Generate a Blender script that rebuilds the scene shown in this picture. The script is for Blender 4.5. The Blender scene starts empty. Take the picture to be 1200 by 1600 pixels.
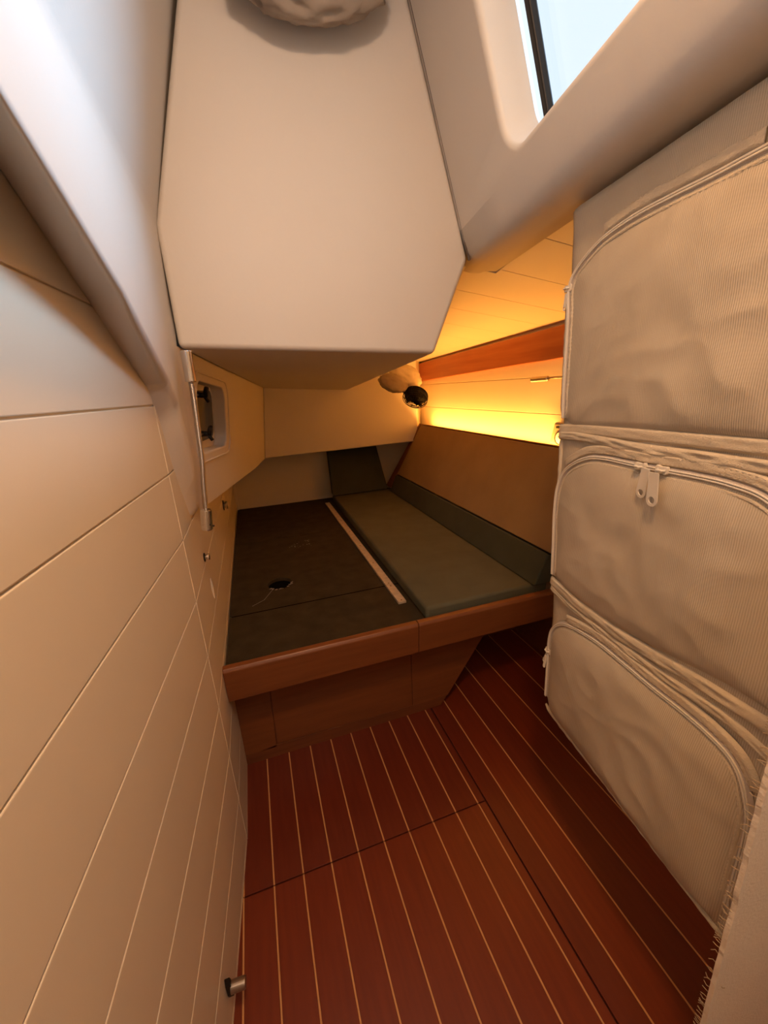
import bpy, bmesh, math, random
from mathutils import Vector as V, Matrix, noise
random.seed(7)
S = bpy.context.scene
COL = S.collection
PI = math.pi

# ------------------------------------------------------------------ camera, sky, lights, exposure
cd = bpy.data.cameras.new('camera'); cam = bpy.data.objects.new('camera', cd); COL.objects.link(cam)
cd.sensor_fit = 'VERTICAL'; cd.sensor_height = 36; cd.lens = 13.843; cd.clip_start = 0.02
r0 = V((0.9468, 0.1391, -0.2900)).normalized()
r1 = V((-0.3170, 0.2683, -0.9097)); r1 = (r1 - r0 * r1.dot(r0)).normalized(); r2 = r0.cross(r1)
cam.matrix_world = Matrix(((*r0, 0), (*r1, 0), (*r2, 1.35), (0, 0, 0, 1)))
S.camera = cam
S.view_settings.view_transform = 'Standard'; S.view_settings.look = 'None'
S.view_settings.gamma = 1; S.view_settings.use_curve_mapping = False
S.view_settings.exposure = 0.14
w = bpy.data.worlds.new('sky'); S.world = w; w.use_nodes = True
w.node_tree.nodes['Background'].inputs[0].default_value = (0.80, 0.89, 1.0, 1)
w.node_tree.nodes['Background'].inputs[1].default_value = 1.15

def lamp(name, kind, loc, target, power, col, **kw):
    d = bpy.data.lights.new(name, kind); d.energy = power; d.color = col
    for k, v in kw.items(): setattr(d, k, v)
    o = bpy.data.objects.new(name, d); COL.objects.link(o); o.location = loc
    o.rotation_euler = (V(target) - V(loc)).to_track_quat('-Z', 'Y').to_euler()
    return o
# bright sky seen by the side window, warm cabin lamp overhead, added cool fill light high behind, no opening there
lamp('daylight', 'SUN', (2, .52, 2.62), (0.5, .57, 2.0), 6.2, (.44, .70, 1.0), angle=math.radians(32))
lamp('cabin_ceiling_light', 'AREA', (.13, .05, 2.25), (.15, .3, 0), 9.5, (1.0, .53, .21), shape='DISK', size=.14)
lamp('high_fill_light', 'AREA', (.12, -.35, 2.34), (.12, .9, 1.25), 5.8, (.96, .95, 1.0), shape='RECTANGLE', size=.3, size_y=.4)
LED = lamp('led_strip_light', 'AREA', (1.264, 2.02, 1.058), (1.31, 2.02, 1.3), 11.0, (1.0, .40, .065), shape='RECTANGLE', size=1.6, size_y=.012)
_d = V((.10, 0, 1)).normalized(); _x = V((0, 1, 0)); _z = -_d; _y = _z.cross(_x)
LED.rotation_euler = Matrix((_x, _y, _z)).transposed().to_euler()

# ------------------------------------------------------------------ materials
def mat(name, col, rough=.5, metal=0, spec=.5, var=0, vscale=6, stretch=(1, 1, 1), bump=0, bscale=200, col2=None, rib=None, emit=None, coat=0, detail=4):
    m = bpy.data.materials.new(name); m.use_nodes = True
    nt = m.node_tree; N = nt.nodes; L = nt.links; b = N['Principled BSDF']
    b.inputs['Base Color'].default_value = (*col, 1); b.inputs['Roughness'].default_value = rough
    b.inputs['Metallic'].default_value = metal; b.inputs['Specular IOR Level'].default_value = spec
    b.inputs['Coat Weight'].default_value = coat; b.inputs['Coat Roughness'].default_value = .25
    tc = N.new('ShaderNodeTexCoord'); mp = N.new('ShaderNodeMapping'); L.new(tc.outputs['Object'], mp.inputs[0])
    mp.inputs['Scale'].default_value = stretch
    if var or col2:
        n = N.new('ShaderNodeTexNoise'); n.inputs['Scale'].default_value = vscale; n.inputs['Detail'].default_value = detail
        L.new(mp.outputs[0], n.inputs['Vector'])
        cr = N.new('ShaderNodeValToRGB'); L.new(n.outputs[0], cr.inputs[0])
        c2 = col2 or tuple(c * (1 - var) for c in col)
        cr.color_ramp.elements[0].position = .3; cr.color_ramp.elements[1].position = .7
        cr.color_ramp.elements[0].color = (*c2, 1); cr.color_ramp.elements[1].color = (*col, 1)
        L.new(cr.outputs[0], b.inputs['Base Color'])
    h = None
    if bump:
        n = N.new('ShaderNodeTexNoise'); n.inputs['Scale'].default_value = bscale; n.inputs['Detail'].default_value = 2
        L.new(tc.outputs['Object'], n.inputs['Vector']); h = n.outputs[0]
        bp = N.new('ShaderNodeBump'); bp.inputs['Strength'].default_value = bump; bp.inputs['Distance'].default_value = .002
        L.new(h, bp.inputs['Height']); L.new(bp.outputs[0], b.inputs['Normal'])
    if rib:
        # woven cloth: fine vertical ribs and crossing threads
        sx = N.new('ShaderNodeTexWave'); sx.bands_direction = 'Y'; sx.inputs['Scale'].default_value = rib; sx.inputs['Distortion'].default_value = .6; sx.inputs['Detail'].default_value = 1
        sz = N.new('ShaderNodeTexWave'); sz.bands_direction = 'Z'; sz.inputs['Scale'].default_value = rib * 2.3; sz.inputs['Distortion'].default_value = .5
        L.new(tc.outputs['Object'], sx.inputs[0]); L.new(tc.outputs['Object'], sz.inputs[0])
        mu = N.new('ShaderNodeMath'); mu.operation = 'MULTIPLY'; L.new(sz.outputs['Fac'], mu.inputs[0]); mu.inputs[1].default_value = .35
        ad = N.new('ShaderNodeMath'); ad.operation = 'ADD'; L.new(sx.outputs['Fac'], ad.inputs[0]); L.new(mu.outputs[0], ad.inputs[1])
        bp = N.new('ShaderNodeBump'); bp.inputs['Strength'].default_value = .3; bp.inputs['Distance'].default_value = .0008
        L.new(ad.outputs[0], bp.inputs['Height']); L.new(bp.outputs[0], b.inputs['Normal'])
        mx = N.new('ShaderNodeMix'); mx.data_type = 'RGBA'; mx.blend_type = 'MULTIPLY'; mx.inputs[0].default_value = .42
        cr2 = N.new('ShaderNodeValToRGB'); cr2.color_ramp.elements[0].color = (.45, .42, .38, 1); cr2.color_ramp.elements[0].position = .1; cr2.color_ramp.elements[1].position = .8
        L.new(ad.outputs[0], cr2.inputs[0])
        src = b.inputs['Base Color'].links[0].from_socket if b.inputs['Base Color'].links else None
        if src: L.new(src, mx.inputs[6])
        else: mx.inputs[6].default_value = (*col, 1)
        L.new(cr2.outputs[0], mx.inputs[7]); L.new(mx.outputs[2], b.inputs['Base Color'])
    if emit:
        b.inputs['Emission Color'].default_value = (*emit[0], 1); b.inputs['Emission Strength'].default_value = emit[1]
    return m

M = {}
M['paint'] = mat('cream_painted_board', (.80, .70, .54), .42, var=.05, vscale=3, bump=.05, bscale=60)
M['groove'] = mat('groove_filler', (.80, .66, .48), .6)
M['gel'] = mat('cream_moulded_liner', (.68, .63, .565), .55, var=.04, vscale=2.5, bump=.12, bscale=90)
M['gel_dark'] = mat('seam_sealant', (.12, .09, .07), .8)
M['mahog'] = mat('reddish_varnished_floorboard', (.19, .028, .006), .42, col2=(.155, .021, .005), vscale=9, stretch=(9, .7, 9), coat=.15, bump=.05, bscale=150, detail=8)
M['mahog2'] = mat('darker_varnished_floorboard', (.155, .022, .0055), .45, col2=(.125, .016, .004), vscale=8, stretch=(9, .7, 9), coat=.15, bump=.05, bscale=150, detail=8)
M['holly'] = mat('pale_inlay_wood', (.66, .33, .13), .45, var=.15, vscale=20)
M['underfloor'] = mat('dark_joint', (.05, .012, .008), .8)
M['bunkwood'] = mat('brown_veneer_wood', (.22, .072, .020), .45, col2=(.18, .055, .015), vscale=7, stretch=(.7, 8, 8), coat=.1, detail=8)
M['bunkwood_d'] = mat('edge_veneer_wood', (.19, .058, .017), .45, col2=(.15, .044, .013), vscale=7, stretch=(.7, 8, 8), coat=.1, detail=8)
M['stringer'] = mat('reddish_stringer_wood', (.50, .15, .045), .4, col2=(.40, .10, .03), vscale=6, stretch=(8, .5, 8), coat=.2, detail=8)
M['plat'] = mat('scuffed_brown_felt_board', (.058, .042, .021), .9, spec=.15, col2=(.038, .028, .014), vscale=14, bump=.3, bscale=180, detail=8)
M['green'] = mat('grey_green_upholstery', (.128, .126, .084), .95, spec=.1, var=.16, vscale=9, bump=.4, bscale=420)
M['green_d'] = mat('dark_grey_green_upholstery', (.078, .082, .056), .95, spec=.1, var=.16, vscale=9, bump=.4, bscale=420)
M['tan'] = mat('tan_suede_upholstery', (.34, .225, .11), .95, spec=.1, var=.12, vscale=7, bump=.35, bscale=380)
M['bag'] = mat('beige_woven_mesh_cloth', (.60, .505, .375), .85, spec=.15, col2=(.53, .44, .32), vscale=7, rib=105)
M['bag_s'] = mat('beige_canvas_cloth', (.64, .53, .38), .9, spec=.1, var=.12, vscale=30, bump=.5, bscale=500)
M['tape'] = mat('grey_beige_zipper_tape', (.50, .42, .35), .7, var=.1, vscale=60)
M['zip'] = mat('cream_zipper_plastic', (.72, .64, .52), .4)
M['thread'] = mat('cream_thread', (.66, .56, .43), .8)
M['chrome'] = mat('brushed_chrome', (.80, .78, .76), .16, metal=1)
M['chrome_d'] = mat('dull_steel', (.45, .40, .35), .35, metal=1)
M['black'] = mat('black_plastic', (.015, .013, .012), .5, spec=.25)
M['dark'] = mat('painted_hollow_shade', (.006, .005, .004), 1, spec=0)  # near-black colour standing in for the shade below the bunk boards
M['batten'] = mat('worn_white_painted_batten', (.62, .50, .36), .6, var=.25, vscale=40)
M['brass'] = mat('dull_screw', (.25, .17, .08), .4, metal=1)
M['fray'] = mat('cream_foam_backed_lining', (.86, .74, .58), .95, spec=.05, var=.06, vscale=10, bump=.5, bscale=220)
M['fuzz'] = mat('frayed_edge_fibre', (.46, .34, .21), .95, spec=.05)
M['bundle'] = mat('crumpled_cream_cloth', (.70, .60, .46), .9, var=.15, vscale=14, bump=.5, bscale=60)
M['bundle_b'] = mat('crumpled_brown_grey_cloth', (.40, .33, .26), .9, col2=(.30, .24, .19), vscale=12, bump=.5, bscale=60)
M['socket'] = mat('grey_beige_socket_plastic', (.36, .29, .20), .4)
M['chalk'] = mat('pale_scuff', (.30, .26, .2), .9)
M['winframe'] = mat('white_window_frame', (.80, .84, .86), .4)
M['led'] = mat('led_strip', (1, .8, .4), .5, emit=((1.0, .6, .12), 4))
M['darkglass'] = mat('dark_window_glass', (.030, .026, .022), .12, spec=.6)
g = bpy.data.materials.new('clear_window_glass'); g.use_nodes = True; nt = g.node_tree
nt.nodes.remove(nt.nodes['Principled BSDF']); tr = nt.nodes.new('ShaderNodeBsdfTransparent'); gl = nt.nodes.new('ShaderNodeBsdfGlossy'); gl.inputs['Roughness'].default_value = .05
mx = nt.nodes.new('ShaderNodeMixShader'); mx.inputs[0].default_value = .06; tr.inputs[0].default_value = (.93, .96, .97, 1)
nt.links.new(tr.outputs[0], mx.inputs[1]); nt.links.new(gl.outputs[0], mx.inputs[2]); nt.links.new(mx.outputs[0], nt.nodes['Material Output'].inputs[0])
M['glass'] = g

# ------------------------------------------------------------------ helpers
def link(name, bm, m, parent=None, smooth=False, kind=None, bevel=0, seg=2, wn=True, recalc=True):
    if recalc: bmesh.ops.recalc_face_normals(bm, faces=bm.faces)
    me = bpy.data.meshes.new(name); bm.to_mesh(me); bm.free()
    if smooth:
        for p in me.polygons: p.use_smooth = True
    me.materials.append(M[m] if isinstance(m, str) else m)
    o = bpy.data.objects.new(name, me); COL.objects.link(o)
    if parent: o.parent = parent
    if kind: o['kind'] = kind
    if bevel:
        b = o.modifiers.new('bevel', 'BEVEL'); b.width = bevel; b.segments = seg; b.limit_method = 'ANGLE'; b.angle_limit = math.radians(25)
        if smooth: wm = o.modifiers.new('normals', 'WEIGHTED_NORMAL'); wm.weight = 100; wm.keep_sharp = True
    return o
def tag(o, label=None, cat=None, group=None, kind=None):
    if label: o['label'] = label
    if cat: o['category'] = cat
    if group: o['group'] = group
    if kind: o['kind'] = kind
    return o
def thing(name, label, cat, group=None, loc=(0, 0, 0)):
    o = bpy.data.objects.new(name, None); COL.objects.link(o); o.location = loc; o.empty_display_size = .05
    return tag(o, label, cat, group)
def box(bm, x0, x1, y0, y1, z0, z1):
    vs = [bm.verts.new(p) for p in ((x0, y0, z0), (x1, y0, z0), (x1, y1, z0), (x0, y1, z0), (x0, y0, z1), (x1, y0, z1), (x1, y1, z1), (x0, y1, z1))]
    for f in ((0, 3, 2, 1), (4, 5, 6, 7), (0, 1, 5, 4), (1, 2, 6, 5), (2, 3, 7, 6), (3, 0, 4, 7)): bm.faces.new([vs[i] for i in f])
    return bm
def bx(*a): return box(bmesh.new(), *a)
def prism(pts, off, bm=None):
    bm = bm or bmesh.new(); off = V(off)
    a = [bm.verts.new(V(p)) for p in pts]; b = [bm.verts.new(V(p) + off) for p in pts]
    bm.faces.new(a); bm.faces.new(b[::-1]); n = len(a)
    for i in range(n): bm.faces.new((a[i], b[i], b[(i + 1) % n], a[(i + 1) % n]))
    return bm
def loft(A, B, bm=None):
    bm = bm or bmesh.new(); a = [bm.verts.new(p) for p in A]; b = [bm.verts.new(p) for p in B]
    bm.faces.new(a); bm.faces.new(b[::-1]); n = len(a)
    for i in range(n): bm.faces.new((a[i], b[i], b[(i + 1) % n], a[(i + 1) % n]))
    return bm
def catmull(P, n=8):
    P = [V(p) for p in P]; out = []
    for i in range(len(P) - 1):
        p0 = P[max(i - 1, 0)]; p1 = P[i]; p2 = P[i + 1]; p3 = P[min(i + 2, len(P) - 1)]
        for k in range(n):
            t = k / n
            out.append(.5 * ((2 * p1) + (p2 - p0) * t + (2 * p0 - 5 * p1 + 4 * p2 - p3) * t * t + (3 * p1 - p0 - 3 * p2 + p3) * t ** 3))
    out.append(P[-1]); return out
def resample(P, step):
    out = [P[0]]; acc = 0
    for a, b in zip(P, P[1:]):
        d = (b - a).length
        while acc + d >= step and d > 1e-9:
            t = (step - acc) / d; a = a + (b - a) * t; out.append(a); d = (b - a).length; acc = 0
        acc += d
    return out
def tube(P, r, bm=None, n=12, cap=True):
    bm = bm or bmesh.new(); P = [V(p) for p in P]; rings = []; prev = None
    for i, p in enumerate(P):
        t = (P[min(i + 1, len(P) - 1)] - P[max(i - 1, 0)]).normalized()
        if prev is None: u = t.orthogonal().normalized()
        else: u = (prev - t * prev.dot(t)).normalized()
        prev = u; v = t.cross(u); rr = r(i) if callable(r) else r
        rings.append([bm.verts.new(p + (u * math.cos(2 * PI * k / n) + v * math.sin(2 * PI * k / n)) * rr) for k in range(n)])
    for a, b in zip(rings, rings[1:]):
        for k in range(n): bm.faces.new((a[k], a[(k + 1) % n], b[(k + 1) % n], b[k]))
    if cap: bm.faces.new(rings[0][::-1]); bm.faces.new(rings[-1])
    return bm
def lathe(prof, org, axis, bm=None, n=24):
    """prof: (radius, distance along the axis)"""
    bm = bm or bmesh.new(); ax = V(axis).normalized(); u = ax.orthogonal().normalized(); v = ax.cross(u); org = V(org); rings = []
    for r, h in prof:
        if r < 1e-6: rings.append([bm.verts.new(org + ax * h)])
        else: rings.append([bm.verts.new(org + ax * h + (u * math.cos(2 * PI * k / n) + v * math.sin(2 * PI * k / n)) * r) for k in range(n)])
    for a, b in zip(rings, rings[1:]):
        if len(a) == 1 and len(b) == 1: continue
        for k in range(n):
            k2 = (k + 1) % n
            if len(a) == 1: bm.faces.new((a[0], b[k], b[k2]))
            elif len(b) == 1: bm.faces.new((a[k], b[0], a[k2]))
            else: bm.faces.new((a[k], b[k], b[k2], a[k2]))
    if len(rings[0]) > 1: bm.faces.new(rings[0][::-1])
    if len(rings[-1]) > 1: bm.faces.new(rings[-1])
    return bm
def rrect(s0, s1, t0, t1, r, n=8):
    out = []
    for cx, cy, a in ((s1 - r, t1 - r, 0), (s0 + r, t1 - r, 90), (s0 + r, t0 + r, 180), (s1 - r, t0 + r, 270)):
        for k in range(n + 1):
            q = math.radians(a + 90 * k / n); out.append((cx + r * math.cos(q), cy + r * math.sin(q)))
    return out
def holed_plate(outer, hole, P, lip, depth, rings=5):
    """flat plate with a rounded window recess; P(s,t,d) maps to the room, d>0 goes into the wall."""
    bm = bmesh.new(); cs = sum(h[0] for h in hole) / len(hole); ct = sum(h[1] for h in hole) / len(hole)
    def off(q, o):
        v = V((q[0] - cs, q[1] - ct)); n = len(hole); i = hole.index(q)
        a = V(hole[(i - 1) % n]); b = V(hole[(i + 1) % n]); t = (b - a).normalized(); nn = V((t.y, -t.x))
        return (q[0] + nn.x * o, q[1] + nn.y * o)
    ov = [bm.verts.new(P(s, t, 0)) for s, t in outer]
    loops = []
    for k in range(rings + 1):
        a = (PI / 2) * k / rings
        loops.append([bm.verts.new(P(*off(q, lip * (1 - math.sin(a))), lip * (1 - math.cos(a)))) for q in hole])
    loops.append([bm.verts.new(P(*q, depth)) for q in hole])
    e = []
    for L in (ov, loops[0]):
        for i in range(len(L)): e.append(bm.edges.new((L[i], L[(i + 1) % len(L)])))
    bmesh.ops.triangle_fill(bm, use_beauty=True, edges=e)
    for a, b in zip(loops, loops[1:]):
        for i in range(len(a)):
            j = (i + 1) % len(a); bm.faces.new((a[i], a[j], b[j], b[i]))
    return bm
def clip(poly, a, b, c):
    """keep a*y+b*z<=c"""
    out = []
    for i in range(len(poly)):
        p, q = poly[i], poly[(i + 1) % len(poly)]; fp = a * p[0] + b * p[1] - c; fq = a * q[0] + b * q[1] - c
        if fp <= 0: out.append(p)
        if fp * fq < 0: t = fp / (fp - fq); out.append((p[0] + (q[0] - p[0]) * t, p[1] + (q[1] - p[1]) * t))
    return out
def crumple(center, rad, rot, seed, amp=.25, nu=40, nv=26, freq=3.0):
    bm = bmesh.new(); rings = []; R = rot
    for i in range(nv + 1):
        th = PI * i / nv; row = []
        for j in range(nu):
            ph = 2 * PI * j / nu; d = V((math.sin(th) * math.cos(ph), math.sin(th) * math.sin(ph), math.cos(th)))
            q = d * freq + V((seed, seed * 1.7, 0)); k = 1 + amp * (1 - 2 * abs(noise.noise(q))) * .6 + amp * .4 * noise.noise(q * 2.7)
            row.append(bm.verts.new(V(center) + R @ V((d.x * rad[0] * k, d.y * rad[1] * k, d.z * rad[2] * k))))
            if i in (0, nv): break
        rings.append(row)
    for a, b in zip(rings, rings[1:]):
        for j in range(nu):
            j2 = (j + 1) % nu
            if len(a) == 1: bm.faces.new((a[0], b[j], b[j2]))
            elif len(b) == 1: bm.faces.new((a[j], b[0], a[j2]))
            else: bm.faces.new((a[j], b[j], b[j2], a[j2]))
    return bm

# ------------------------------------------------------------------ FLOOR
fl = link('floor', bx(-.45, 1.45, -.75, 3.3, -.06, -.010), 'underfloor', kind='structure')
def board(x0, x1, y0, y1, m):
    return link('plank', bx(x0, x1, y0, y1, -.010, 0), m, fl, bevel=.0006, seg=1)
def inlay(xc, y0, y1):
    return link('inlay_strip', bx(xc - .0021, xc + .0021, y0, y1, -.010, -.0003), 'holly', fl)
xs = [-.204 + .0838 * k for k in range(-2, 10)]
for (y0, y1, ms) in ((-.70, .8425, ('mahog', 'mahog')), (.8465, 1.32, ('mahog2', 'mahog2'))):
    for i, a in enumerate(xs):
        b = xs[i + 1] if i < len(xs) - 1 else .5772
        if b - a < .02:
            board(a + .0024, b - .0008, y0, y1, ms[0]); continue
        board(a + .0024, b - (.0024 if i < len(xs) - 1 else .0008), y0, y1, ms[i % 2])
    for a in xs: inlay(a, y0, y1)
xr = [.5812, .651, .750, .853, .973, 1.103, 1.250, 1.40]
for i in range(len(xr) - 1):
    board(xr[i] + (.0024 if i else 0), xr[i + 1] - .0024, -.70, 3.1, 'mahog' if i % 2 else 'mahog2')
    if i: inlay(xr[i], -.70, 3.1)

# ------------------------------------------------------------------ LEFT WALL: grooved boards in two runs
wl = link('wall_left', prism([(-.198, 1.003, -.02), (-.198, 1.003, 1.9), (-.324, -.6, 1.9), (-.324, -.6, -.02)], (-.05, 0, 0)), 'groove', kind='structure')
def near_x(y): return (-.2709 + .078 * y) / .997
zg = [-.02, .012, .176, .348, .5225, .693, .857, 1.024, 1.186, 1.340, 1.497, 1.66, 1.83]
for a, b in zip(zg, zg[1:]):
    poly = [(-.6, a + .0016), (.9985, a + .0016), (.9985, b - .0016), (-.6, b - .0016)]
    poly = clip(poly, .627, 1.0, .627 * .794 + 1.499)
    if len(poly) > 2:
        link('plank', prism([(near_x(y), y, z) for y, z in poly], (-.006, 0, 0)), 'paint', wl, bevel=.0015)
w2 = link('wall_left_aft', bx(-.25, -.198, 1.0, 3.25, -.02, 1.12), 'groove', kind='structure')
segs = [(1.0015, 1.602), (1.6035, 2.72), (2.7215, 3.2)]
for si, (y0, y1) in enumerate(segs):
    for a, b in zip(zg[:9 + (si == 0)], zg[1:10]):
        if a > 1.02 and si: continue
        poly = [(y0, a + .0014), (y1, a + .0014), (y1, b - .0014), (y0, b - .0014)]
        poly = clip(poly, 1.9, 1.0, 3.250) if a > 1.02 else poly
        if b > a + .01 and len(poly) > 2: link('plank', prism([(-.193, y, z) for y, z in poly], (-.006, 0, 0)), 'paint', w2, bevel=.0013)
# raised rim of the finger hole
path = [(-.1925, 1.283 + .011 * math.cos(a), .754 + .036 * math.sin(a)) for a in [2 * PI * k / 24 for k in range(25)]]
link('finger_hole_rim', tube(path, .0022, n=6, cap=False), 'paint', w2, smooth=True)

# ------------------------------------------------------------------ moulded liner, upper left
bm = bmesh.new()
K = [(-.14, y, 1.732) for y in (-.6, -.1, .43, .52, .70, .99, 1.30)]
T = [(.045, y, 2.42) for y in (-.6, -.1, .43, .52, .70, .99, 1.30)]
O = [(-.14, -.6, 1.70), (-.14, -.1, 1.69), (-.14, .43, 1.567), (-.14, .52, 1.54), (-.141, .70, 1.486), (-.152, .99, 1.382), (-.157, 1.08, 1.333), (-.158, 1.13, 1.243), (-.163, 1.175, 1.158), (-.177, 1.185, 1.05)]
I = [(near_x(-.6), -.6, 1.80), (near_x(-.1), -.1, 1.79), (near_x(.43), .45, 1.716), (near_x(.63), .63, 1.603), (-.2105, .794, 1.497), (-.1955, .985, 1.374), (-.1945, 1.02, 1.31), (-.1935, 1.06, 1.20), (-.193, 1.12, 1.10), (-.193, 1.165, 1.035)]
Cn = [(-.145, 1.15, 1.47), (-.151, 1.165, 1.391), (-.153, 1.18, 1.35), (-.1575, 1.207, 1.262), (-.162, 1.234, 1.185), (-.177, 1.255, 1.035)]
v = lambda L: [bm.verts.new(p) for p in L]
K, T, O, I, Cn = v(K), v(T), v(O), v(I), v(Cn)
for i in range(6): bm.faces.new((K[i], K[i + 1], T[i + 1], T[i]))
for i in range(5): bm.faces.new((O[i], O[i + 1], K[i + 1], K[i]))
bm.faces.new((O[5], Cn[0], K[6], K[5])); bm.faces.new((O[5], O[6], Cn[1], Cn[0]))
for i in range(3): bm.faces.new((O[6 + i], O[7 + i], Cn[2 + i], Cn[1 + i]))
bm.faces.new((O[9], Cn[5], Cn[4], O[8]))
for i in range(9): bm.faces.new((O[i], I[i], I[i + 1], O[i + 1]))
bm.faces.new((O[9], I[9], Cn[5]))
o = link('wall_upper_left', bm, 'gel', kind='structure', bevel=.016, seg=4, smooth=True)
o.modifiers['bevel'].angle_limit = math.radians(11)

# cockpit well: the big cream box hanging over the bunk
F = [(-.143, 1.15, 1.47), (.551, 1.15, 1.443), (.659, 1.15, 1.695), (.494, 1.15, 2.222), (.43, 1.15, 2.42), (.05, 1.15, 2.42), (-.025, 1.15, 2.131), (-.143, 1.15, 1.732)]
G = [(.112, 2.87, 1.393), (.689, 2.87, 1.353), (.81, 2.87, 1.64), (.7, 2.87, 2.2), (.6, 2.87, 2.42), (.2, 2.87, 2.42), (.1, 2.87, 2.13), (.08, 2.87, 1.70)]
wc = link('wall_cockpit', loft(F, G), 'gel', kind='structure', bevel=.014, seg=4, smooth=True)

# left window panel over the lockers
nw = V((-.982, .153, .108)); d0 = .47718
def wp(y, z, d=0):  # point on the panel plane, d into the wall
    x = (d0 - .153 * y - .108 * z) / -.982
    return V((x, y, z)) + nw * d
outer = [(1.15, 1.475), (2.87, 1.396), (2.87, .928), (2.387, .946), (1.646, 1.001), (1.318, 1.026), (1.245, 1.035), (1.20, 1.262), (1.163, 1.39)]
hole = rrect(1.300, 1.672, 1.190, 1.400, .045)
hole = [(s, t - .02 * (s - 1.3) / .37) for s, t in hole]
w1 = link('window_1', holed_plate(outer[::-1], hole, wp, .006, .045), 'gel', kind='structure', smooth=False)
rim = [wp(s, t, -.001) for s, t in [(1.486 + (s - 1.486) * 1.22, 1.293 + (t - 1.293) * 1.25) for s, t in hole]]
link('rim_bead', tube(rim + [rim[0]], .0035, n=6, cap=False), 'gel', w1, smooth=True)
link('window_frame', prism([wp(s, t, .046) for s, t in rrect(1.25, 1.75, 1.13, 1.43, .03)], nw * .01), 'gel', w1)
link('pane', prism([wp(s, t, .041) for s, t in rrect(1.315, 1.64, 1.205, 1.37, .035)], nw * .004), 'darkglass', w1)
for (s, t, up) in ((1.445, 1.357, 1), (1.465, 1.232, -1)):
    c = wp(s, t, .018); bm = lathe([(.007, -.004), (.009, 0), (.009, .022)], c, nw)
    for q in (-1, 1):
        e = V((0, q * .55, up * -1 * -.8)).normalized()
        e = V((-.02, q * .75, .66)).normalized()
        tube([c - nw * .004, c + e * .018 - nw * .008, c + e * .036 - nw * .012], lambda i: (.008, .0075, .005)[i], bm, n=8)
    tube([c + V((0, 0, -.002)), c + V((.01, .004, -.022))], .006, bm, n=8)
    link('wing_latch', bm, 'black', w1, smooth=True)
    link('latch_arm', tube([wp(s - .09, t, .034), wp(s, t, .034)], .004, n=8), 'chrome_d', w1, smooth=True)

# ------------------------------------------------------------------ back wall
bm = prism([(.061, 2.85, .928), (1.215, 2.85, .950), (1.215, 2.85, 1.62), (.112, 2.85, 1.62), (.112, 2.85, 1.393)], (0, .42, 0))
wb = link('wall_back', bm, 'gel', kind='structure', bevel=.008, seg=3)
link('corner_post', prism([(1.215, 2.855, .96), (1.338, 3.06, .96), (1.338, 3.2, .96), (1.215, 3.2, .96)], (0, 0, .66)), 'paint', wb)
link('wall_back_lower', bx(-.25, 1.40, 3.19, 3.25, .3, 1.05), 'paint', kind='structure')
link('trim_1', bx(-.193, -.178, 3.172, 3.19, .50, .93), 'paint', kind='structure')

# ------------------------------------------------------------------ hull side: horizontal planks, wooden stringer
wr = link('wall_right', bx(1.336, 1.39, -.7, 3.25, -.02, 1.75), 'groove', kind='structure')
for a, b in ((.30, .55), (.553, .72), (.723, .885), (.888, 1.036), (1.039, 1.199), (1.2015, 1.3645), (1.367, 1.62)):
    link('plank', bx(1.330, 1.336, .2, 3.12, a, b), 'paint', wr, bevel=.0012)
st = [(1.302, 3.10, 1.388), (1.302, 1.0, 1.455), (1.302, 1.0, 1.587), (1.302, 3.10, 1.520)]
link('trim_2', prism(st, (.03, 0, 0)), 'stringer', kind='structure', bevel=.004)
tag(bpy.data.objects['trim_2'], 'reddish wooden stringer along the hull')
link('trim_5', prism([(1.27, .2, 0), (1.33, .2, .30), (1.345, .2, .30), (1.345, .2, 0)], (0, 1.45, 0)), 'bunkwood_d', kind='structure')
link('trim_6', bx(.64, 1.345, 1.64, 1.66, 0, .47), 'bunkwood_d', kind='structure')
link('leak_block_top', bx(-.43, .82, 2.88, 3.26, 1.63, 2.41), 'paint', kind='structure')  # unseen block added to stop sky light leaking in above the back wall
# ceiling boards running across the boat
cn = V((-.145, -.034, -.989)).normalized(); c0 = V((1.33, 1.48, 1.585))
def cl(y): s_ = (y + .165 * .577) / .986; return .165 * s_ + .986 * .577 if y < 1.20 else .62
def cz(x, y): return c0.z + (cn.x * (c0.x - x) + cn.y * (c0.y - y)) / cn.z
ce = link('ceiling', loft(*[[(x, y, cz(x, y) + e) for x, y in ((cl(-.2) + .003, -.2), (1.40, -.2), (1.40, 3.2), (.62, 3.2), (.62, 1.205), (cl(1.19) + .003, 1.19))] for e in (.0115, .05)]), 'groove', kind='structure')
ys = [-.19, .05, .28, .50, .722, .945, 1.167, 1.395, 1.60, 1.83, 2.06, 2.29, 2.52, 2.75, 2.98, 3.2]
for a, b in zip(ys, ys[1:]):
    a += .0012; b -= .0012; L = [(cl(a), a), (1.335, a), (1.335, b), (cl(b), b)]
    if a < 1.20 < b: L = [(cl(a), a), (1.335, a), (1.335, b), (.62, b), (.62, 1.205), (cl(1.199), 1.199)]
    link('plank', loft([(x, y, cz(x, y)) for x, y in L], [(x, y, cz(x, y) + .011) for x, y in L]), 'paint', ce, bevel=.001)

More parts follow.
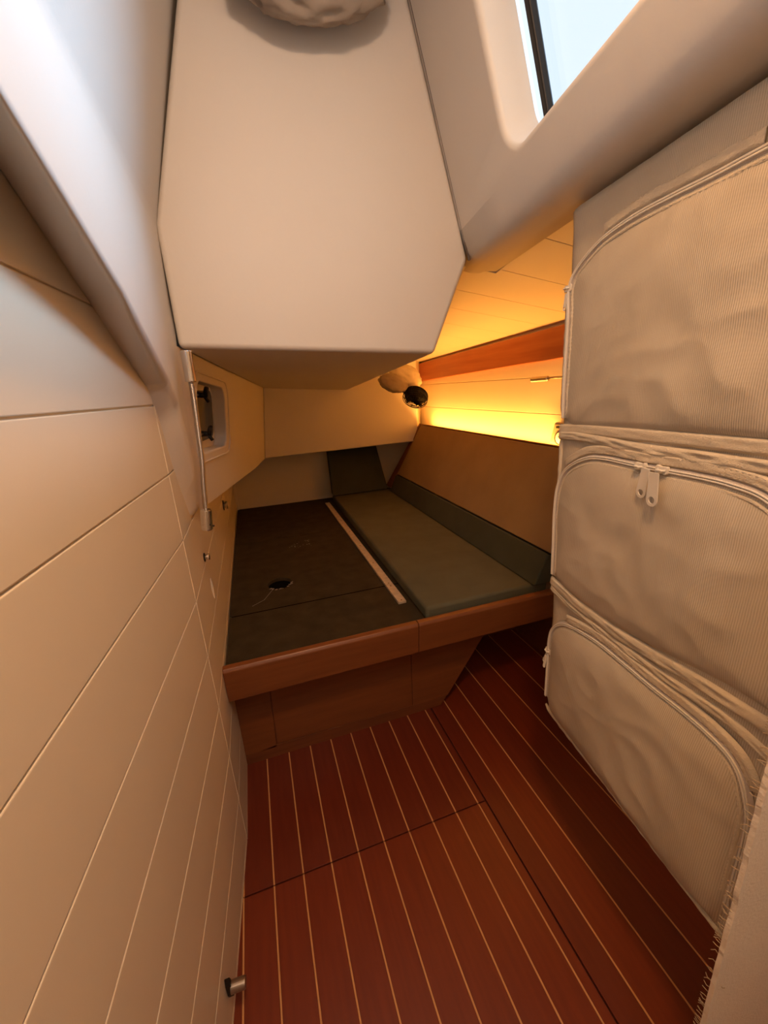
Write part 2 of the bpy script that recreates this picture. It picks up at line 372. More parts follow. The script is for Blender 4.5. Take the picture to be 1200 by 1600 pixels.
# ------------------------------------------------------------------ moulded liner with the side window, upper right
hd = V((.165, .986, 0)).normalized(); ad = V((hd.y, -hd.x, 0))
def rp(s, a, z): return hd * s + ad * a + V((0, 0, z))
def ra(z): return .4556 - .3085 * (z - 1.708)
nr = V((.942, -.158, .295)).normalized()
def rw(s, z, d=0): return rp(s, ra(z), z) + nr * d
outer = [(-.80, 1.765), (1.330, 1.765), (1.300, 2.43), (-.80, 2.43)]
hole = rrect(.12, .937, 1.792, 2.17, .060, 10)
w2r = link('window_2', holed_plate(outer, hole, rw, .012, .075, 7), 'gel', kind='structure', smooth=False)
for p in w2r.data.polygons: p.use_smooth = p.area < .004
# rounded lower edge of the liner and its underside
prof = [(ra(1.765), 1.765), (ra(1.74), 1.74), (ra(1.722) + .002, 1.722), (.4585, 1.708), (.467, 1.695), (.480, 1.686), (.498, 1.681), (.53, 1.680), (.578, 1.679), (.582, 1.725), (.70, 1.75)]
bm = bmesh.new(); rows = []
for s in (-.8, 0, .6, 1.0, 1.330): rows.append([bm.verts.new(rp(s, a, z)) for a, z in prof])
for A, B in zip(rows, rows[1:]):
    for i in range(len(prof) - 1): bm.faces.new((A[i], B[i], B[i + 1], A[i + 1]))
bm.faces.new(rows[-1])
link('wall_upper_right', bm, 'gel', kind='structure', smooth=True)
# window frame ring, gasket, pane
def ring(o1, o2, d1, d2):
    bm = bmesh.new(); L = []
    for (q, d) in ((o1, d1), (o2, d1), (o2, d2), (o1, d2)): L.append([bm.verts.new(rw(s, z, d)) for s, z in q])
    for k in range(4):
        A, B = L[k], L[(k + 1) % 4]
        for i in range(len(A)): j = (i + 1) % len(A); bm.faces.new((A[i], A[j], B[j], B[i]))
    return bm
R = lambda g: rrect(.12 + g, .937 - g, 1.792 + g, 2.17 - g, max(.060 - g, .012), 10)
link('thin_edge_line', ring(R(.026), R(.0275), .076, .080), 'chrome_d', w2r)
link('black_bar', prism([rw(.937 - .036, z, .066) for z in (1.775, 2.19)] + [rw(.937 - .052, z, .066) for z in (2.19, 1.775)], nr * .016), 'black', w2r, bevel=.003)
link('pane', prism([rw(s_, z, .084) for s_, z in R(-.002)], nr * .006), 'glass', w2r)
# dark joint between the well and the right liner
jt = [V((.661, 1.146, 1.690)), V((.6595, 1.146, 1.698)), V((.494, 1.146, 2.225))]
link('trim_3', tube(jt, .0028, n=6), 'gel_dark', kind='structure')
# closing surfaces behind and above the viewer
link('ceiling_upper', bx(-.45, .46, -.65, 3.3, 2.41, 2.45), 'gel', kind='structure')
link('leak_block_left', bx(-.46, -.43, -.7, 3.3, -.02, 2.45), 'paint', kind='structure')  # unseen outer shell, added to keep light from leaking in at the left
link('leak_block_back', bx(-.46, 1.4, 3.26, 3.3, -.02, 2.45), 'paint', kind='structure')  # unseen outer shell, added to keep light from leaking in aft
link('wall_near', bx(-.40, 1.42, -.66, -.60, -.02, 2.44), 'paint', kind='structure')

# ------------------------------------------------------------------ frayed lining panel at the right, close to the viewer
def fray_x(z): return .4905 + (.87 - z) * .080
bm = bmesh.new(); n = 150; A = []; B = []
for i in range(n + 1):
    z = 1.30 * i / n; j = .0016 * noise.noise(V((z * 130, 0, 3))) + .003 * noise.noise(V((z * 14, 5, 0)))
    A.append((fray_x(z) + j, .18, z)); B.append((fray_x(z) + j, .186, z))
fp = link('wall_near_right', loft([*A, (.9, .18, 1.30), (.9, .18, 0)], [*B, (.9, .186, 1.30), (.9, .186, 0)], bm), 'fray', kind='structure')
bm = bmesh.new()
for i in range(110):
    z = random.uniform(.2, 1.1); x = fray_x(z) + .002; l = random.uniform(.001, .003)
    tube([(x, .186 + random.uniform(-.004, .0), z), (x - l * .6, .190, z + random.uniform(-.004, .004)), (x - l, .194, z + random.uniform(-.006, .006))], .0005, bm, n=4)
link('frayed_fibres', bm, 'fuzz', fp, kind='stuff')
link('loose_thread', tube([(.5285, .178, .508), (.531, .177, .503), (.537, .177, .4985)], .0006, n=5), 'fuzz', fp)

# ------------------------------------------------------------------ BUNK
bk = thing('bunk', 'built-in double bunk with brown wooden front and bare dark boards on its left half', 'bunk', loc=(.4, 1.28, 0))
BK = Matrix.Translation((-.4, -1.28, 0))
def bp(name, bm, m, parent=bk, **k):
    o = link(name, bm, m, parent, **k)
    if parent is bk: o.matrix_parent_inverse = Matrix.Identity(4); o.location = (-.4, -1.28, 0)
    return o
seam = .0028
bp('platform_board', prism([(-.188, 1.192, .5), (.80, 1.192, .5), (.80, 1.528 - seam, .5), (-.188, 1.528 - seam, .5)], (0, 0, -.018)), 'plat', bevel=.001)
# middle board with its round finger hole
outer = [(-.188, 1.528 + seam), (.80, 1.528 + seam), (.80, 2.374 - seam), (-.188, 2.374 - seam)]
hole = [(.0265 + .055 * math.cos(a), 1.757 + .060 * math.sin(a)) for a in [2 * PI * k / 40 for k in range(40)]]
bm = holed_plate(outer, hole, lambda s, t, d: V((s, t, .5 - d)), .003, .018, 3)
mid = bp('platform_board', bm, 'plat')
bm = bmesh.new()
for i in range(26):
    a = random.uniform(PI * 1.05, PI * 1.95); r = .060 + random.uniform(-.002, .006)
    x, y = .0265 + r * .93 * math.cos(a), 1.757 + r * math.sin(a); box(bm, x - random.uniform(.002, .008), x + .003, y - .002, y + random.uniform(.001, .004), .4995, .5005)
bp('chipped_hole_edge', bm, 'chalk', mid, kind='stuff')
bm = bmesh.new()
for i in range(34):
    x = random.uniform(.10, .24); y = 2.20 + random.gauss(0, .016) + (.07 if random.random() < .3 and x > .15 else 0); l = random.uniform(.001, .007)
    box(bm, x, x + l, y, y + random.uniform(.001, .006), .4998, .5004)
bp('pale_scuff', bm, 'chalk', mid, kind='stuff')
bp('long_scratch', tube([(-.01, 1.70, .5), (-.05, 1.62, .5), (-.10, 1.585, .5)], .0009, n=4), 'chalk', mid)
bp('platform_board', prism([(-.188, 2.374 + seam, .5), (.80, 2.374 + seam, .5), (.80, 3.185, .5), (-.188, 3.185, .5)], (0, 0, -.018)), 'plat', bevel=.001)
bp('under_shade_sheet', bx(-.186, 1.05, 1.20, 3.18, .470, .4805), 'dark')  # black sheet: painted shade seen through the seams and finger hole
bp('hole_shade_block', bx(-.1, .15, 1.65, 1.87, .34, .36), 'dark')  # unseen black block, more painted shade below the finger hole
# front board in two lengths
for x0, x1 in ((-.1925, .4775), (.4790, 1.10)):
    bm = prism([(x0, 1.155, .405), (x0, 1.150, .520), (x0, 1.157, .530), (x0, 1.176, .531), (x0, 1.186, .524), (x0, 1.190, .405)], (x1 - x0, 0, 0))
    bp('front_rail', bm, 'bunkwood', bevel=.003)
# front panel, drawer front and plinth
bp('front_panel', prism([(-.1925, 1.284, .0), (.627, 1.284, .0), (.950, 1.284, .48), (-.1925, 1.284, .48)], (0, .016, 0)), 'bunkwood_d')
bp('cupboard_face', prism([(-.1925, 1.279, .045), (-.0775, 1.279, .045), (-.0685, 1.279, .41), (-.1925, 1.279, .41)], (0, .006, 0)), 'bunkwood', bevel=.001)
dr = bp('drawer_front', prism([(-.0735, 1.279, .059), (.4905, 1.279, .045), (.4915, 1.279, .41), (-.0645, 1.279, .41)], (0, .006, 0)), 'bunkwood', bevel=.001)
bp('cupboard_face', prism([(.4935, 1.279, .043), (.660, 1.279, .043), (.905, 1.279, .41), (.4945, 1.279, .41)], (0, .006, 0)), 'bunkwood', bevel=.001)
bp('plinth', prism([(-.1925, 1.279, 0), (.627, 1.279, 0), (.655, 1.279, .041), (-.0725, 1.279, .055), (-.1925, 1.279, .041)], (0, .006, 0)), 'bunkwood_d', bevel=.001)
bp('side_panel', loft([(.627, 1.284, 0), (.627, 3.1, 0), (.61, 3.1, 0), (.61, 1.284, 0)], [(.950, 1.284, .48), (.950, 3.1, .48), (.93, 3.1, .48), (.93, 1.284, .48)]), 'bunkwood_d')
for x in (.55, .70): bp('bracket', tube([(x, 1.20, .398), (x + .03, 1.20, .392), (x + .05, 1.20, .398)], .004, n=6), 'chrome_d')
# white batten in two lengths with screws
for (y0, y1) in ((1.354, 1.512), (1.516, 2.52), (2.523, 3.01)):
    b = bp('batten', bx(.474, .509, y0, y1, .5, .511), 'batten', bevel=.0015)
    yy = [y0 + .012, y1 - .012] + [y0 + (y1 - y0) * k / 4 for k in (1, 2, 3)] if y1 - y0 > .6 else [y0 + .012, y1 - .012]
    for q in yy:
        bp('screw', lathe([(.004, 0), (.0035, .001), (0, .0013)], (.492, q, .5108), (0, 0, 1), n=10), 'brass', b)
# wooden end board behind the backrest
def softbox(pts, off, m, name, parent=None, bev=.014, sub=True, **k):
    bm = prism(pts, off); o = link(name, bm, m, parent, smooth=True, bevel=bev, seg=4); o.modifiers['bevel'].angle_limit = math.radians(15)
    return o
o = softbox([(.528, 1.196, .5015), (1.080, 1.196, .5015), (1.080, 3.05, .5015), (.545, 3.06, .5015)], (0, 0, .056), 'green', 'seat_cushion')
# gently domed top: handled by bevel
tag(o, 'long flat grey-green mattress cushion beside the white batten on the bunk', 'cushion')
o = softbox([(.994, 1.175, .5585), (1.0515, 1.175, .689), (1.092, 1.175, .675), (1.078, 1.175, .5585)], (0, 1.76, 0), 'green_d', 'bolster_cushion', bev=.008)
tag(o, 'long grey-green wedge bolster along the foot of the tan backrest', 'cushion')
br = thing('backrest', 'leaning tan suede backrest with thin wooden edge, below the bright yellow glow', 'backrest', loc=(1.15, 2, .7))
def brp(name, bm, m, **k):
    o = link(name, bm, m, br, **k); o.location = (-1.15, -2, -.7); return o
dirb = V((.173, 0, .388)).normalized(); nb = V((dirb.z, 0, -dirb.x))
pa = V((1.0555, 0, .694)); pb = V((1.2285, 0, 1.0835))
brp('padded_panel', prism([pa + V((0, 1.17, 0)), pb + V((0, 1.17, 0)) - dirb * .008, pb + V((0, 2.815, 0)) - dirb * .008, pa + V((0, 2.915, 0))], nb * .016), 'tan', bevel=.006, seg=3, smooth=True)
brp('backing_board', prism([pa + nb * .016 + V((0, 1.17, 0)), pb + nb * .016 + V((0, 1.17, 0)), pb + nb * .016 + V((0, 2.83, 0)), pa + nb * .016 + V((0, 3.0, 0))], nb * .012), 'bunkwood')
brp('top_edging', prism([pb + V((0, 1.17, 0)) - dirb * .007, pb + V((0, 1.17, 0)), pb + V((0, 2.845, 0)), pb + V((0, 2.845, 0)) - dirb * .007], nb * .027), 'bunkwood', bevel=.001)
e0 = pa - dirb * .120
brp('end_edging', prism([pb + V((0, 2.818, 0)), pb + V((0, 2.845, 0)), e0 + V((-.004, 3.045, 0)), e0 + V((0, 2.955, 0)), pa + V((0, 2.92, 0))], nb * .03), 'bunkwood', bevel=.001)
# pillow against the aft wall, its top under the box
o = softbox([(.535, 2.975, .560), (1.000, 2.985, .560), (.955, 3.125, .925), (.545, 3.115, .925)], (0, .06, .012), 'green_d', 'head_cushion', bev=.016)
tag(o, 'short dark grey-green cushion leaning against the aft wall at the head of the bunk', 'cushion')
# LED strip on a ledge behind the backrest
lg = link('trim_4', bx(1.262, 1.330, 1.1, 2.85, 1.030, 1.045), 'paint', kind='structure')
ls = link('led_strip', bx(1.268, 1.278, 1.15, 2.80, 1.045, 1.048), 'led'); tag(ls, 'glowing yellow light strip behind the top edge of the tan backrest', 'light')
LED.parent = ls

# ------------------------------------------------------------------ small fittings
def knob(pt, ax, r, l, label, name='locker_knob', m='chrome'):
    t = thing(name, label, 'knob', loc=pt)
    o = link('contrast_ring', lathe([(r * 1.25, 0), (r * 1.25, .003), (r * .9, .004)], (0, 0, 0), ax, n=20), 'black', t, smooth=False)  # black ring added for dark contrast that the chrome's reflections lack
    o = link('knob_head', lathe([(r * .6, .002), (r * .6, l * .4), (r, l * .5), (r, l * .93), (r * .85, l), (0, l)], (0, 0, 0), ax, n=24), m, t, bevel=.0006)
    return t
knob((-.193, 1.245, .881), (1, 0, 0), .011, .016, 'small chrome push knob on the locker just below the chrome reading lamp')
knob((-.193, 2.138, .813), (1, 0, 0), .021, .020, 'chrome push knob on the aft locker below the small window')
t = thing('door_knob', 'brushed metal cylinder knob low on the grooved left wall near the floor', 'knob', loc=(near_x(.618), .618, .106))
link('knob_head', lathe([(.0118, .010), (.0118, .038), (.0108, .041), (0, .0415)], (0, 0, 0), (1, -.08, 0), n=28), 'chrome_d', t, bevel=.0006)
link('dark_lozenge', prism([(.0005, 0, .034), (.0005, .006, .016), (.0005, .006, -.016), (.0005, 0, -.034), (.0005, -.006, -.016), (.0005, -.006, .016)], (.011, 0, 0)), 'black', t, bevel=.001)  # flat black lozenge at the root of the knob

# gooseneck reading lamp on the left liner
t = thing('reading_lamp', 'tall chrome gooseneck reading lamp hanging beside the small left window', 'lamp', loc=(-.128, 1.10, 1.42))
def loc(P): return [V(p) - V((-.128, 1.10, 1.42)) for p in P]
link('mount', lathe([(.012, 0), (.0128, .002), (.0128, .068), (.012, .070)], loc([(-.120, 1.09, 1.458)])[0], (-.015, .01, -1), n=28), 'chrome', t)
P = resample(catmull([(-.1205, 1.09, 1.39), (-.1225, 1.09, 1.33), (-.126, 1.09, 1.26), (-.129, 1.09, 1.20), (-.136, 1.09, 1.14), (-.142, 1.09, 1.072)], 16), .0011)
link('gooseneck', tube(loc(P), lambda i: .0070 if i % 3 else .0056, n=12), 'chrome_d', t, smooth=True)
link('lamp_head', lathe([(.006, -.003), (.0135, .001), (.0142, .004), (.0142, .054), (.0125, .0565), (.011, .052)], loc([(-.1425, 1.09, 1.072)])[0], (-.10, 0, -1), n=28), 'chrome', t)
link('switch', lathe([(.002, 0), (.002, .005)], loc([(-.132, 1.078, 1.028)])[0], (.8, -.6, 0), n=8), 'black', t)
# second reading lamp on the hull side
t = thing('reading_lamp', 'small steel reading lamp lying level on the glowing hull planking beside the bag', 'lamp', loc=(1.30, 1.5, 1.357))
link('lamp_head', lathe([(.009, 0), (.0115, .003), (.0115, .108), (.007, .112)], (-.01, .14, -.001), (0, -1, .02), n=24), 'chrome_d', t)
link('gooseneck', tube([(-.01, .03, .001), (-.01, -.04, .003), (-.008, -.15, .004), (.0, -.24, .0), (.028, -.26, -.01)], .0045, n=10), 'chrome_d', t, smooth=True)
link('mount', lathe([(.022, 0), (.022, .010), (.018, .014)], (.030, -.26, -.01), (-1, 0, 0), n=24), 'chrome_d', t)
# socket on the hull
t = thing('wall_socket', 'grey-beige socket box with a round outlet on the hull, half hidden by the bag', 'socket', loc=(1.33, 1.42, 1.118))
link('housing', prism([(-.0, -.10, -.052), (0, .085, -.052), (0, .060, .052), (0, -.10, .052)], (-.034, 0, 0)), 'socket', t, bevel=.012, seg=4, smooth=True)
link('outlet_ring', lathe([(.030, 0), (.030, .004), (.026, .0045), (.025, .001)], (-.034, .015, -.016), (-1, 0, 0), n=32), 'black', t)
link('outlet_face', lathe([(.0245, 0), (.0245, .0025), (0, .003)], (-.034, .015, -.016), (-1, 0, 0), n=32), 'zip', t)
link('slot', bx(-.0355, -.033, -.07, .042, .026, .034), 'black', t)
link('outlet_hole', bx(-.0378, -.036, .017, .022, -.012, -.007), 'black', t)

# cabin fan
fc = V((1.030, 2.44, 1.288)); fax = V((-.30, -.35, -.42)).normalized()
t = thing('cabin_fan', 'small black cabin fan in a wire guard above the head of the bunk', 'fan', loc=fc)
fu = fax.orthogonal().normalized(); fv = fax.cross(fu)
def fr(r, h, n=28): return [fax * h + (fu * math.cos(2 * PI * k / n) + fv * math.sin(2 * PI * k / n)) * r for k in range(n + 1)]
bm = bmesh.new()
for r, h in ((.080, 0), (.080, .016), (.066, .024), (.052, .029), (.038, .032), (.078, -.018)): tube(fr(r, h), .0022, bm, n=5, cap=False)
for k in range(10):
    a = 2 * PI * k / 10; d = fu * math.cos(a) + fv * math.sin(a)
    tube([d * .02 - fax * .045, d * .078 - fax * .018, d * .081 + fax * .004, d * .066 + fax * .024, d * .02 + fax * .034], .0017, bm, n=5)
link('wire_guard', bm, 'black', t, smooth=True)
bm = bmesh.new()
for k in range(4):
    a = PI / 2 * k; rows = []
    for r in (.018, .04, .062, .072):
        row = []
        for q in (-.5, -.2, .2, .5):
            an = a + q * .95; d = fu * math.cos(an) + fv * math.sin(an); row.append(bm.verts.new(d * r + fax * (q * .018)))
        rows.append(row)
    for A, B in zip(rows, rows[1:]):
        for i in range(3): bm.faces.new((A[i], A[i + 1], B[i + 1], B[i]))
link('fan_blades', bm, 'black', t, smooth=True)
link('motor', lathe([(.022, .012), (.030, 0), (.032, -.03), (.026, -.055), (.012, -.062), (0, -.063)], (0, 0, 0), fax, n=24), 'black', t, smooth=True)
link('rear_dish', lathe([(.076, -.020), (.060, -.040), (.03, -.052), (.03, -.050), (.058, -.036), (.074, -.018)], (0, 0, 0), fax, n=28), 'black', t, smooth=True)
link('bracket', tube([-fax * .05, V((.05, .05, -.01)), V((.12, .20, -.01)), V((.15, .41, -.01))], .007, n=8), 'black', t, smooth=True)
# crumpled cloth bundles
R1 = Matrix.Rotation(math.radians(18), 3, 'Y')
o = link('cloth_bundle', crumple((.985, 2.50, 1.405), (.105, .050, .078), R1, 2.3, amp=.22), 'bundle', smooth=True)
tag(o, 'crumpled cream cloth bundle with a grey-brown lining hanging above the black cabin fan', 'cloth')
link('cloth_lining', crumple((.875, 2.42, 1.380), (.090, .040, .050), R1, 5.1, amp=.2), 'bundle_b', o, smooth=True)
o = link('cloth_bundle', crumple((.25, 1.085, 2.180), (.165, .050, .075), Matrix.Rotation(math.radians(-8), 3, 'Y'), 9.7, amp=.18, freq=2.6), 'bundle_b', smooth=True)
tag(o, 'wrinkled grey-brown cloth roll at the very top of the large cream box', 'cloth')

# ------------------------------------------------------------------ HANGING STORAGE BAG
K6 = .64
B0 = V((1.014, 1.052, .04)); UD = V((-.135, -.991, 0)).normalized(); NB = V((-.991, .135, 0)).normalized(); CP = V((0, 0, 1.35))
def bg(u, v, h=0):
    p = B0 + UD * u; p.z = v
    return CP + (p - CP) * K6 + NB * h * .7
bag = thing('storage_bag', 'tall beige mesh hanging storage bag with three zipped pockets at the right', 'bag', loc=bg(.3, .04, 0))
def bgl(name, bm, m, parent=None, **k):
    o = link(name, bm, m, parent or bag, **k)
    if parent is None: o.location = -bag.location
    return o
LE = [(-.025, .035), (-.045, .25), (-.050, .45), (-.060, .60), (-.070, .78), (-.080, 1.0), (-.086, 1.2), (-.098, 1.42), (-.108, 1.62), (-.116, 1.75), (-.134, 1.87)]
def left(v):
    for (u0, v0), (u1, v1) in zip(LE, LE[1:]):
        if v <= v1: return u0 + (u1 - u0) * (v - v0) / (v1 - v0)
    return LE[-1][0]
def wr_(u, v): return .003 * noise.noise(V((u * 9, v * 9, 1))) + .0015 * noise.noise(V((u * 26, v * 20, 4)))
bm = bmesh.new(); NU, NV = 40, 110; Fg = []; UE = .74
for j in range(NV + 1):
    vv = .035 + (1.845 - .035) * j / NV; row = []
    for i in range(NU + 1):
        a = i / NU; uu = left(vv) * (1 - a) + UE * a
        h = wr_(uu, vv); h -= .012 * max(0, 1 - a * 18) ** 2
        row.append(bm.verts.new(bg(uu, vv, h)))
    Fg.append(row)
for A, B in zip(Fg, Fg[1:]):
    for i in range(NU): bm.faces.new((A[i], A[i + 1], B[i + 1], B[i]))
# side and back skins
back = []
for j in range(NV + 1):
    vv = .035 + (1.845 - .035) * j / NV
    back.append([bm.verts.new(bg(left(vv) + .005, vv, -.11)), bm.verts.new(bg(UE, vv, -.11))])
for j in range(NV):
    bm.faces.new((Fg[j][0], Fg[j + 1][0], back[j + 1][0], back[j][0])); bm.faces.new((Fg[j][NU], back[j][1], back[j + 1][1], Fg[j + 1][NU])); bm.faces.new((back[j][0], back[j + 1][0], back[j + 1][1], back[j][1]))
bm.faces.new(Fg[0] + [back[0][1], back[0][0]]); bm.faces.new(Fg[NV] + [back[NV][1], back[NV][0]])
bgl('body', bm, 'bag', smooth=True)

def path2(P, step=.006): return resample(catmull([V((a, b, 0)) for a, b in P], 10), step)
def ribbon(P, wd, hh, base=.005, off=0, rip=0, fq=40, seg=6, step=.006, bm=None, taper=True, basef=None):
    """soft band sewn on the bag front, following P=(u,v)"""
    bm = bm or bmesh.new(); Q = path2(P, step); rows = []
    for i, p in enumerate(Q):
        t = (Q[min(i + 1, len(Q) - 1)] - Q[max(i - 1, 0)]).normalized(); nn = V((-t.y, t.x, 0)); row = []
        tp = min(1, i / 4 + .2, (len(Q) - 1 - i) / 4 + .2) if taper else 1
        b0 = basef(p) if basef else base
        for k in range(seg + 1):
            a = -1 + 2 * k / seg; q = p + nn * (off + a * wd / 2)
            hgt = b0 + hh * tp * math.sqrt(max(0, 1 - a ** 4)) * (1 + rip * noise.noise(V((i * step * fq, k * .7, 2))))
            if k in (0, seg): hgt = b0 - .004
            row.append(bm.verts.new(bg(q.x, q.y, hgt)))
        rows.append(row)
    for A, B in zip(rows, rows[1:]):
        for k in range(seg): bm.faces.new((A[k], A[k + 1], B[k + 1], B[k]))
    return bm
Z1 = [(-.060, 1.225), (-.068, 1.323), (-.073, 1.447), (-.078, 1.55), (-.085, 1.611), (-.069, 1.655), (-.018, 1.690), (.051, 1.717), (.155, 1.731), (.269, 1.731), (.361, 1.728), (.454, 1.728), (.60, 1.725), (.69, 1.67), (.715, 1.5), (.715, 1.25)]
Z2 = [(-.045, .645), (-.055, .782), (-.063, .896), (-.056, .987), (-.018, 1.054), (.065, 1.103), (.151, 1.120), (.299, 1.121), (.439, 1.125), (.527, 1.123), (.60, 1.108), (.68, 1.05), (.71, .95), (.715, .72)]
Z3 = [(-.019, .100), (-.024, .241), (-.028, .365), (-.006, .434), (.062, .490), (.206, .524), (.335, .530), (.44, .531), (.528, .536), (.60, .534), (.655, .520), (.69, .475), (.715, .38), (.72, .15)]
def pocket(Z, bottom, hgt, seed, label):
    outl = [(p.x, p.y) for p in path2(Z, .012)] + [(p.x, p.y) for p in path2(bottom, .012)]
    cu = .33; cv = sum(p[1] for p in outl) / len(outl); bm = bmesh.new(); rings = []; NR = 26
    for k in range(NR + 1):
        r = 1 - k / NR; row = []
        for (a, b) in outl:
            u_, v_ = cu + (a - cu) * r, cv + (b - cv) * r
            w_ = 1 - r
            h = .006 + hgt * (1 - r ** 5) + (.006 * noise.noise(V((u_ * 5 + seed, v_ * 6, seed))) + .0035 * (1 - 2 * abs(noise.noise(V((u_ * 7 + v_ * 5 + seed, v_ * 9 - u_ * 6, seed)))))) * min(1, w_ * 5)
            if k == 0: h = .002
            row.append(bm.verts.new(bg(u_, v_, h)))
            if k == NR: break
        rings.append(row)
    n = len(outl)
    for A, B in zip(rings, rings[1:]):
        for i in range(n):
            j = (i + 1) % n
            if len(B) == 1: bm.faces.new((A[i], A[j], B[0]))
            else: bm.faces.new((A[i], A[j], B[j], B[i]))
    o = bgl('pocket', bm, 'bag', smooth=True); return o
bo1 = [(.715, 1.225), (.45, 1.222), (.2, 1.215), (-.02, 1.203)]
bo2 = [(.71, .688), (.62, .684), (.53, .668), (.432, .648), (.277, .626), (.121, .618), (.031, .622), (-.03, .64)]
bo3 = [(.71, .055), (.602, .036), (.47, .038), (.303, .042), (.12, .045), (.03, .05), (-.012, .075)]
pk1 = pocket(Z1, bo1, .012, 1.0, ''); pk2 = pocket(Z2, bo2, .016, 4.0, ''); pk3 = pocket(Z3, bo3, .022, 8.0, '')
def stitches(P, off, h, bm, every=.012, ln=.006):
    Q = path2(P, every)
    for i in range(1, len(Q) - 1):
        p = Q[i]; t = (Q[i + 1] - Q[i - 1]).normalized(); nn = V((-t.y, t.x, 0)); q = p + nn * off
        a, b = q - t * ln / 2, q + t * ln / 2; tube([bg(a.x, a.y, h), bg(q.x, q.y, h + .0006), bg(b.x, b.y, h)], .00045, bm, n=4)
for Z, pk, gap, top in ((Z1, pk1, 0, (.002, .030)), (Z2, pk2, 0, (.0, .026)), (Z3, pk3, 0, (.0, .026))):
    z = bgl('zipper', ribbon(Z, .022, .0035, base=.007), 'tape', smooth=True)
    Q = path2(Z, .0028)
    for s_ in (-1, 1):
        bm = bmesh.new(); pts = []
        for i, p in enumerate(Q):
            t = (Q[min(i + 1, len(Q) - 1)] - Q[max(i - 1, 0)]).normalized(); nn = V((-t.y, t.x, 0)); q = p + nn * s_ * .0028; pts.append(bg(q.x, q.y, .0112))
        tube(pts, lambda i: .0016 + .0004 * (i % 2), bm, n=5); o = link('zipper_coil', bm, 'zip', z, smooth=True)
    # rolled hems on both sides of the opening; the outer one is a loose rain flap
    n1 = {id(Z1): 7, id(Z2): 4, id(Z3): 4}[id(Z)]
    bgl('hem', ribbon(Z, .012, .0045, base=.007, off=-.018, rip=.3), 'bag_s', smooth=True)
    bgl('flap', ribbon(Z[n1:12], .030, .0055, base=.006, off=.024, rip=.4, fq=25, seg=8), 'bag_s', smooth=True)
    bm = bmesh.new(); stitches(Z, -.018, .0120, bm); stitches(Z, -.0245, .009, bm); stitches(Z[n1:12], .016, .0115, bm); stitches(Z[n1:12], .033, .0115, bm)
    bgl('stitching', bm, 'thread', kind='stuff')
# seam bands between the pockets
bgl('seam_band', ribbon([(-.083, 1.186), (.05, 1.196), (.25, 1.200), (.45, 1.204), (.73, 1.208)], .034, .003, base=.004, rip=.5, fq=14, seg=8), 'bag_s', smooth=True)
bgl('seam_band', ribbon([(-.083, 1.165), (.05, 1.172), (.25, 1.166), (.45, 1.168), (.73, 1.170)], .030, .0065, base=.004, rip=.8, fq=16, seg=8), 'bag_s', smooth=True)
bgl('seam_band', ribbon([(-.060, .612), (.02, .606), (.121, .598), (.277, .603), (.432, .622), (.56, .640), (.73, .655)], .038, .0055, base=.004, rip=.8, fq=13, seg=8), 'bag_s', smooth=True)
bgl('seam_band', ribbon([(-.055, .585), (.05, .572), (.2, .570), (.35, .577), (.5, .588), (.62, .600), (.73, .585)], .026, .005, base=.004, rip=.8, fq=16, seg=8), 'bag_s', smooth=True)
bgl('bottom_hem', ribbon([(-.028, .045), (.05, .036), (.303, .037), (.47, .037), (.60, .036), (.73, .038)], .012, .006, base=.000, rip=.4), 'bag_s', smooth=True)
for (P, z0) in (([(-.078, 1.16), (-.070, 1.0), (-.064, .8), (-.055, .63)], 0), ([(-.105, 1.60), (-.096, 1.42), (-.088, 1.24)], 0)):
    bgl('side_piping', ribbon(P, .014, .006, base=-.004, rip=.3), 'bag_s', smooth=True)
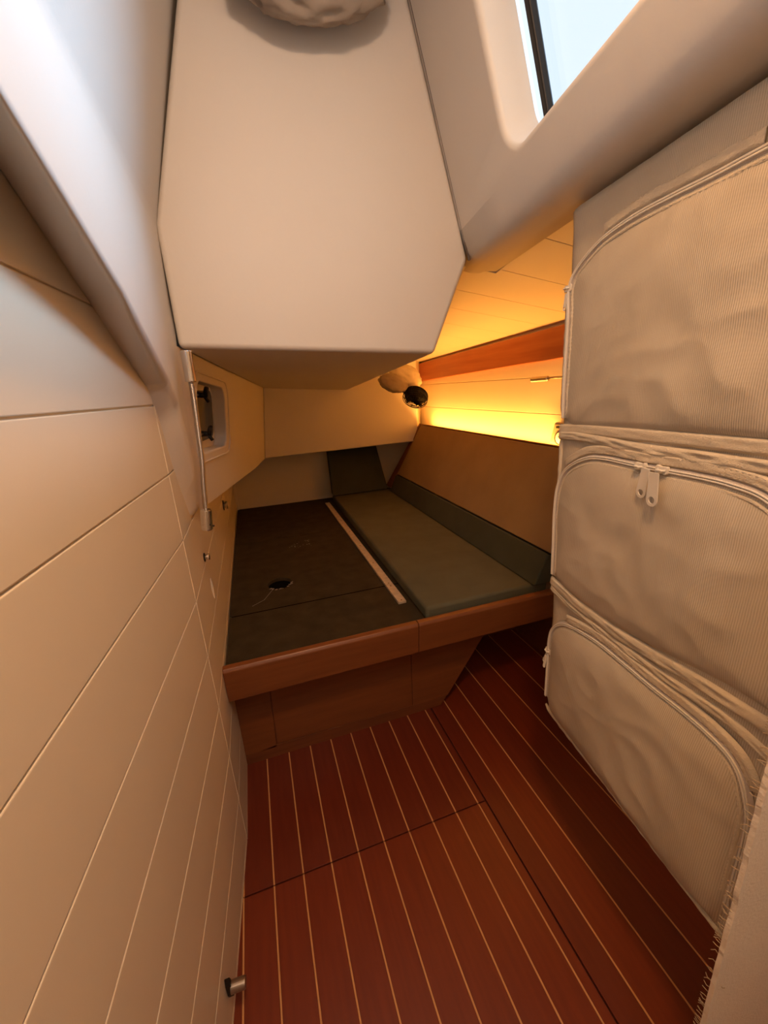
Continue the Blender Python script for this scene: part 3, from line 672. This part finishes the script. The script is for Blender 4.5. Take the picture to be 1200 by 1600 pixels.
# zip pulls
def pull(u, v, h, ang, tilt, length=.052, wd=.020):
    """slider body plus a pull tab with a round eye"""
    c = bg(u, v, h); up = V((0, 0, 1)); side = UD
    p = bpy.data.objects.new('zip_pull', None)
    bm = bmesh.new()
    dn = (-up * math.cos(ang) + side * math.sin(ang)); dn = (dn * math.cos(tilt) + NB * math.sin(tilt)).normalized(); sd = NB.cross(dn).normalized(); nn = sd.cross(dn).normalized()
    L = length * K6; W = wd * K6 / 2; outl = []
    for k in range(17): a = PI * k / 16; outl.append((W * math.cos(a), L - W + W * math.sin(a)))
    outl += [(-W * .8, 0), (W * .8, 0)]
    hole_ = [(W * .55 * math.cos(2 * PI * k / 16), L - W + W * .55 * math.sin(2 * PI * k / 16)) for k in range(16)]
    P3 = lambda a, b, d: c + sd * a + dn * b + nn * d
    for zz in (0, .0018):
        A = [bm.verts.new(P3(a, b, zz)) for a, b in outl]; Hh = [bm.verts.new(P3(a, b, zz)) for a, b in hole_]
        e = [bm.edges.new((q[i], q[(i + 1) % len(q)])) for q in (A, Hh) for i in range(len(q))]; bmesh.ops.triangle_fill(bm, use_beauty=True, edges=e)
        if zz == 0: A0, H0 = A, Hh
    for P_, Q_ in ((A0, A), (H0, Hh)):
        for i in range(len(P_)): j = (i + 1) % len(P_); bm.faces.new((P_[i], P_[j], Q_[j], Q_[i]))
    o = bgl('zip_pull', bm, 'zip'); return o
def slider(u, v, h, flip=1):
    c = bg(u, v, h); bm = bmesh.new()
    outl = [(-.011, -.004), (-.009, -.0065), (.002, -.0055), (.009, -.0075), (.011, -.004), (.011, .004), (.009, .0075), (.002, .0055), (-.009, .0065), (-.011, .004)]
    A = [c + UD * (a * flip) + V((0, 0, b)) for a, b in outl]
    prism(A, NB * .006, bm); tube([c + UD * .006 * flip + NB * .006, c + UD * .003 * flip + NB * .011, c - UD * .006 * flip + NB * .010, c - UD * .008 * flip + NB * .006], .0022, bm, n=8)
    return bgl('zip_slider', bm, 'zip', bevel=.0012)
slider(.296, 1.1225, .010, 1); slider(.362, 1.1250, .010, -1)
pull(.336, 1.126, .036, -.12, -.05, .080, .030); pull(.370, 1.122, .043, .02, -.05, .086, .033)
slider(-.088, 1.625, .004); pull(-.094, 1.612, .012, -.10, .0, .050, .015)
slider(-.026, .315, .004); pull(-.030, .300, .014, -.35, 0, .055, .013); pull(-.030, .290, .017, .0, .1, .055, .013)
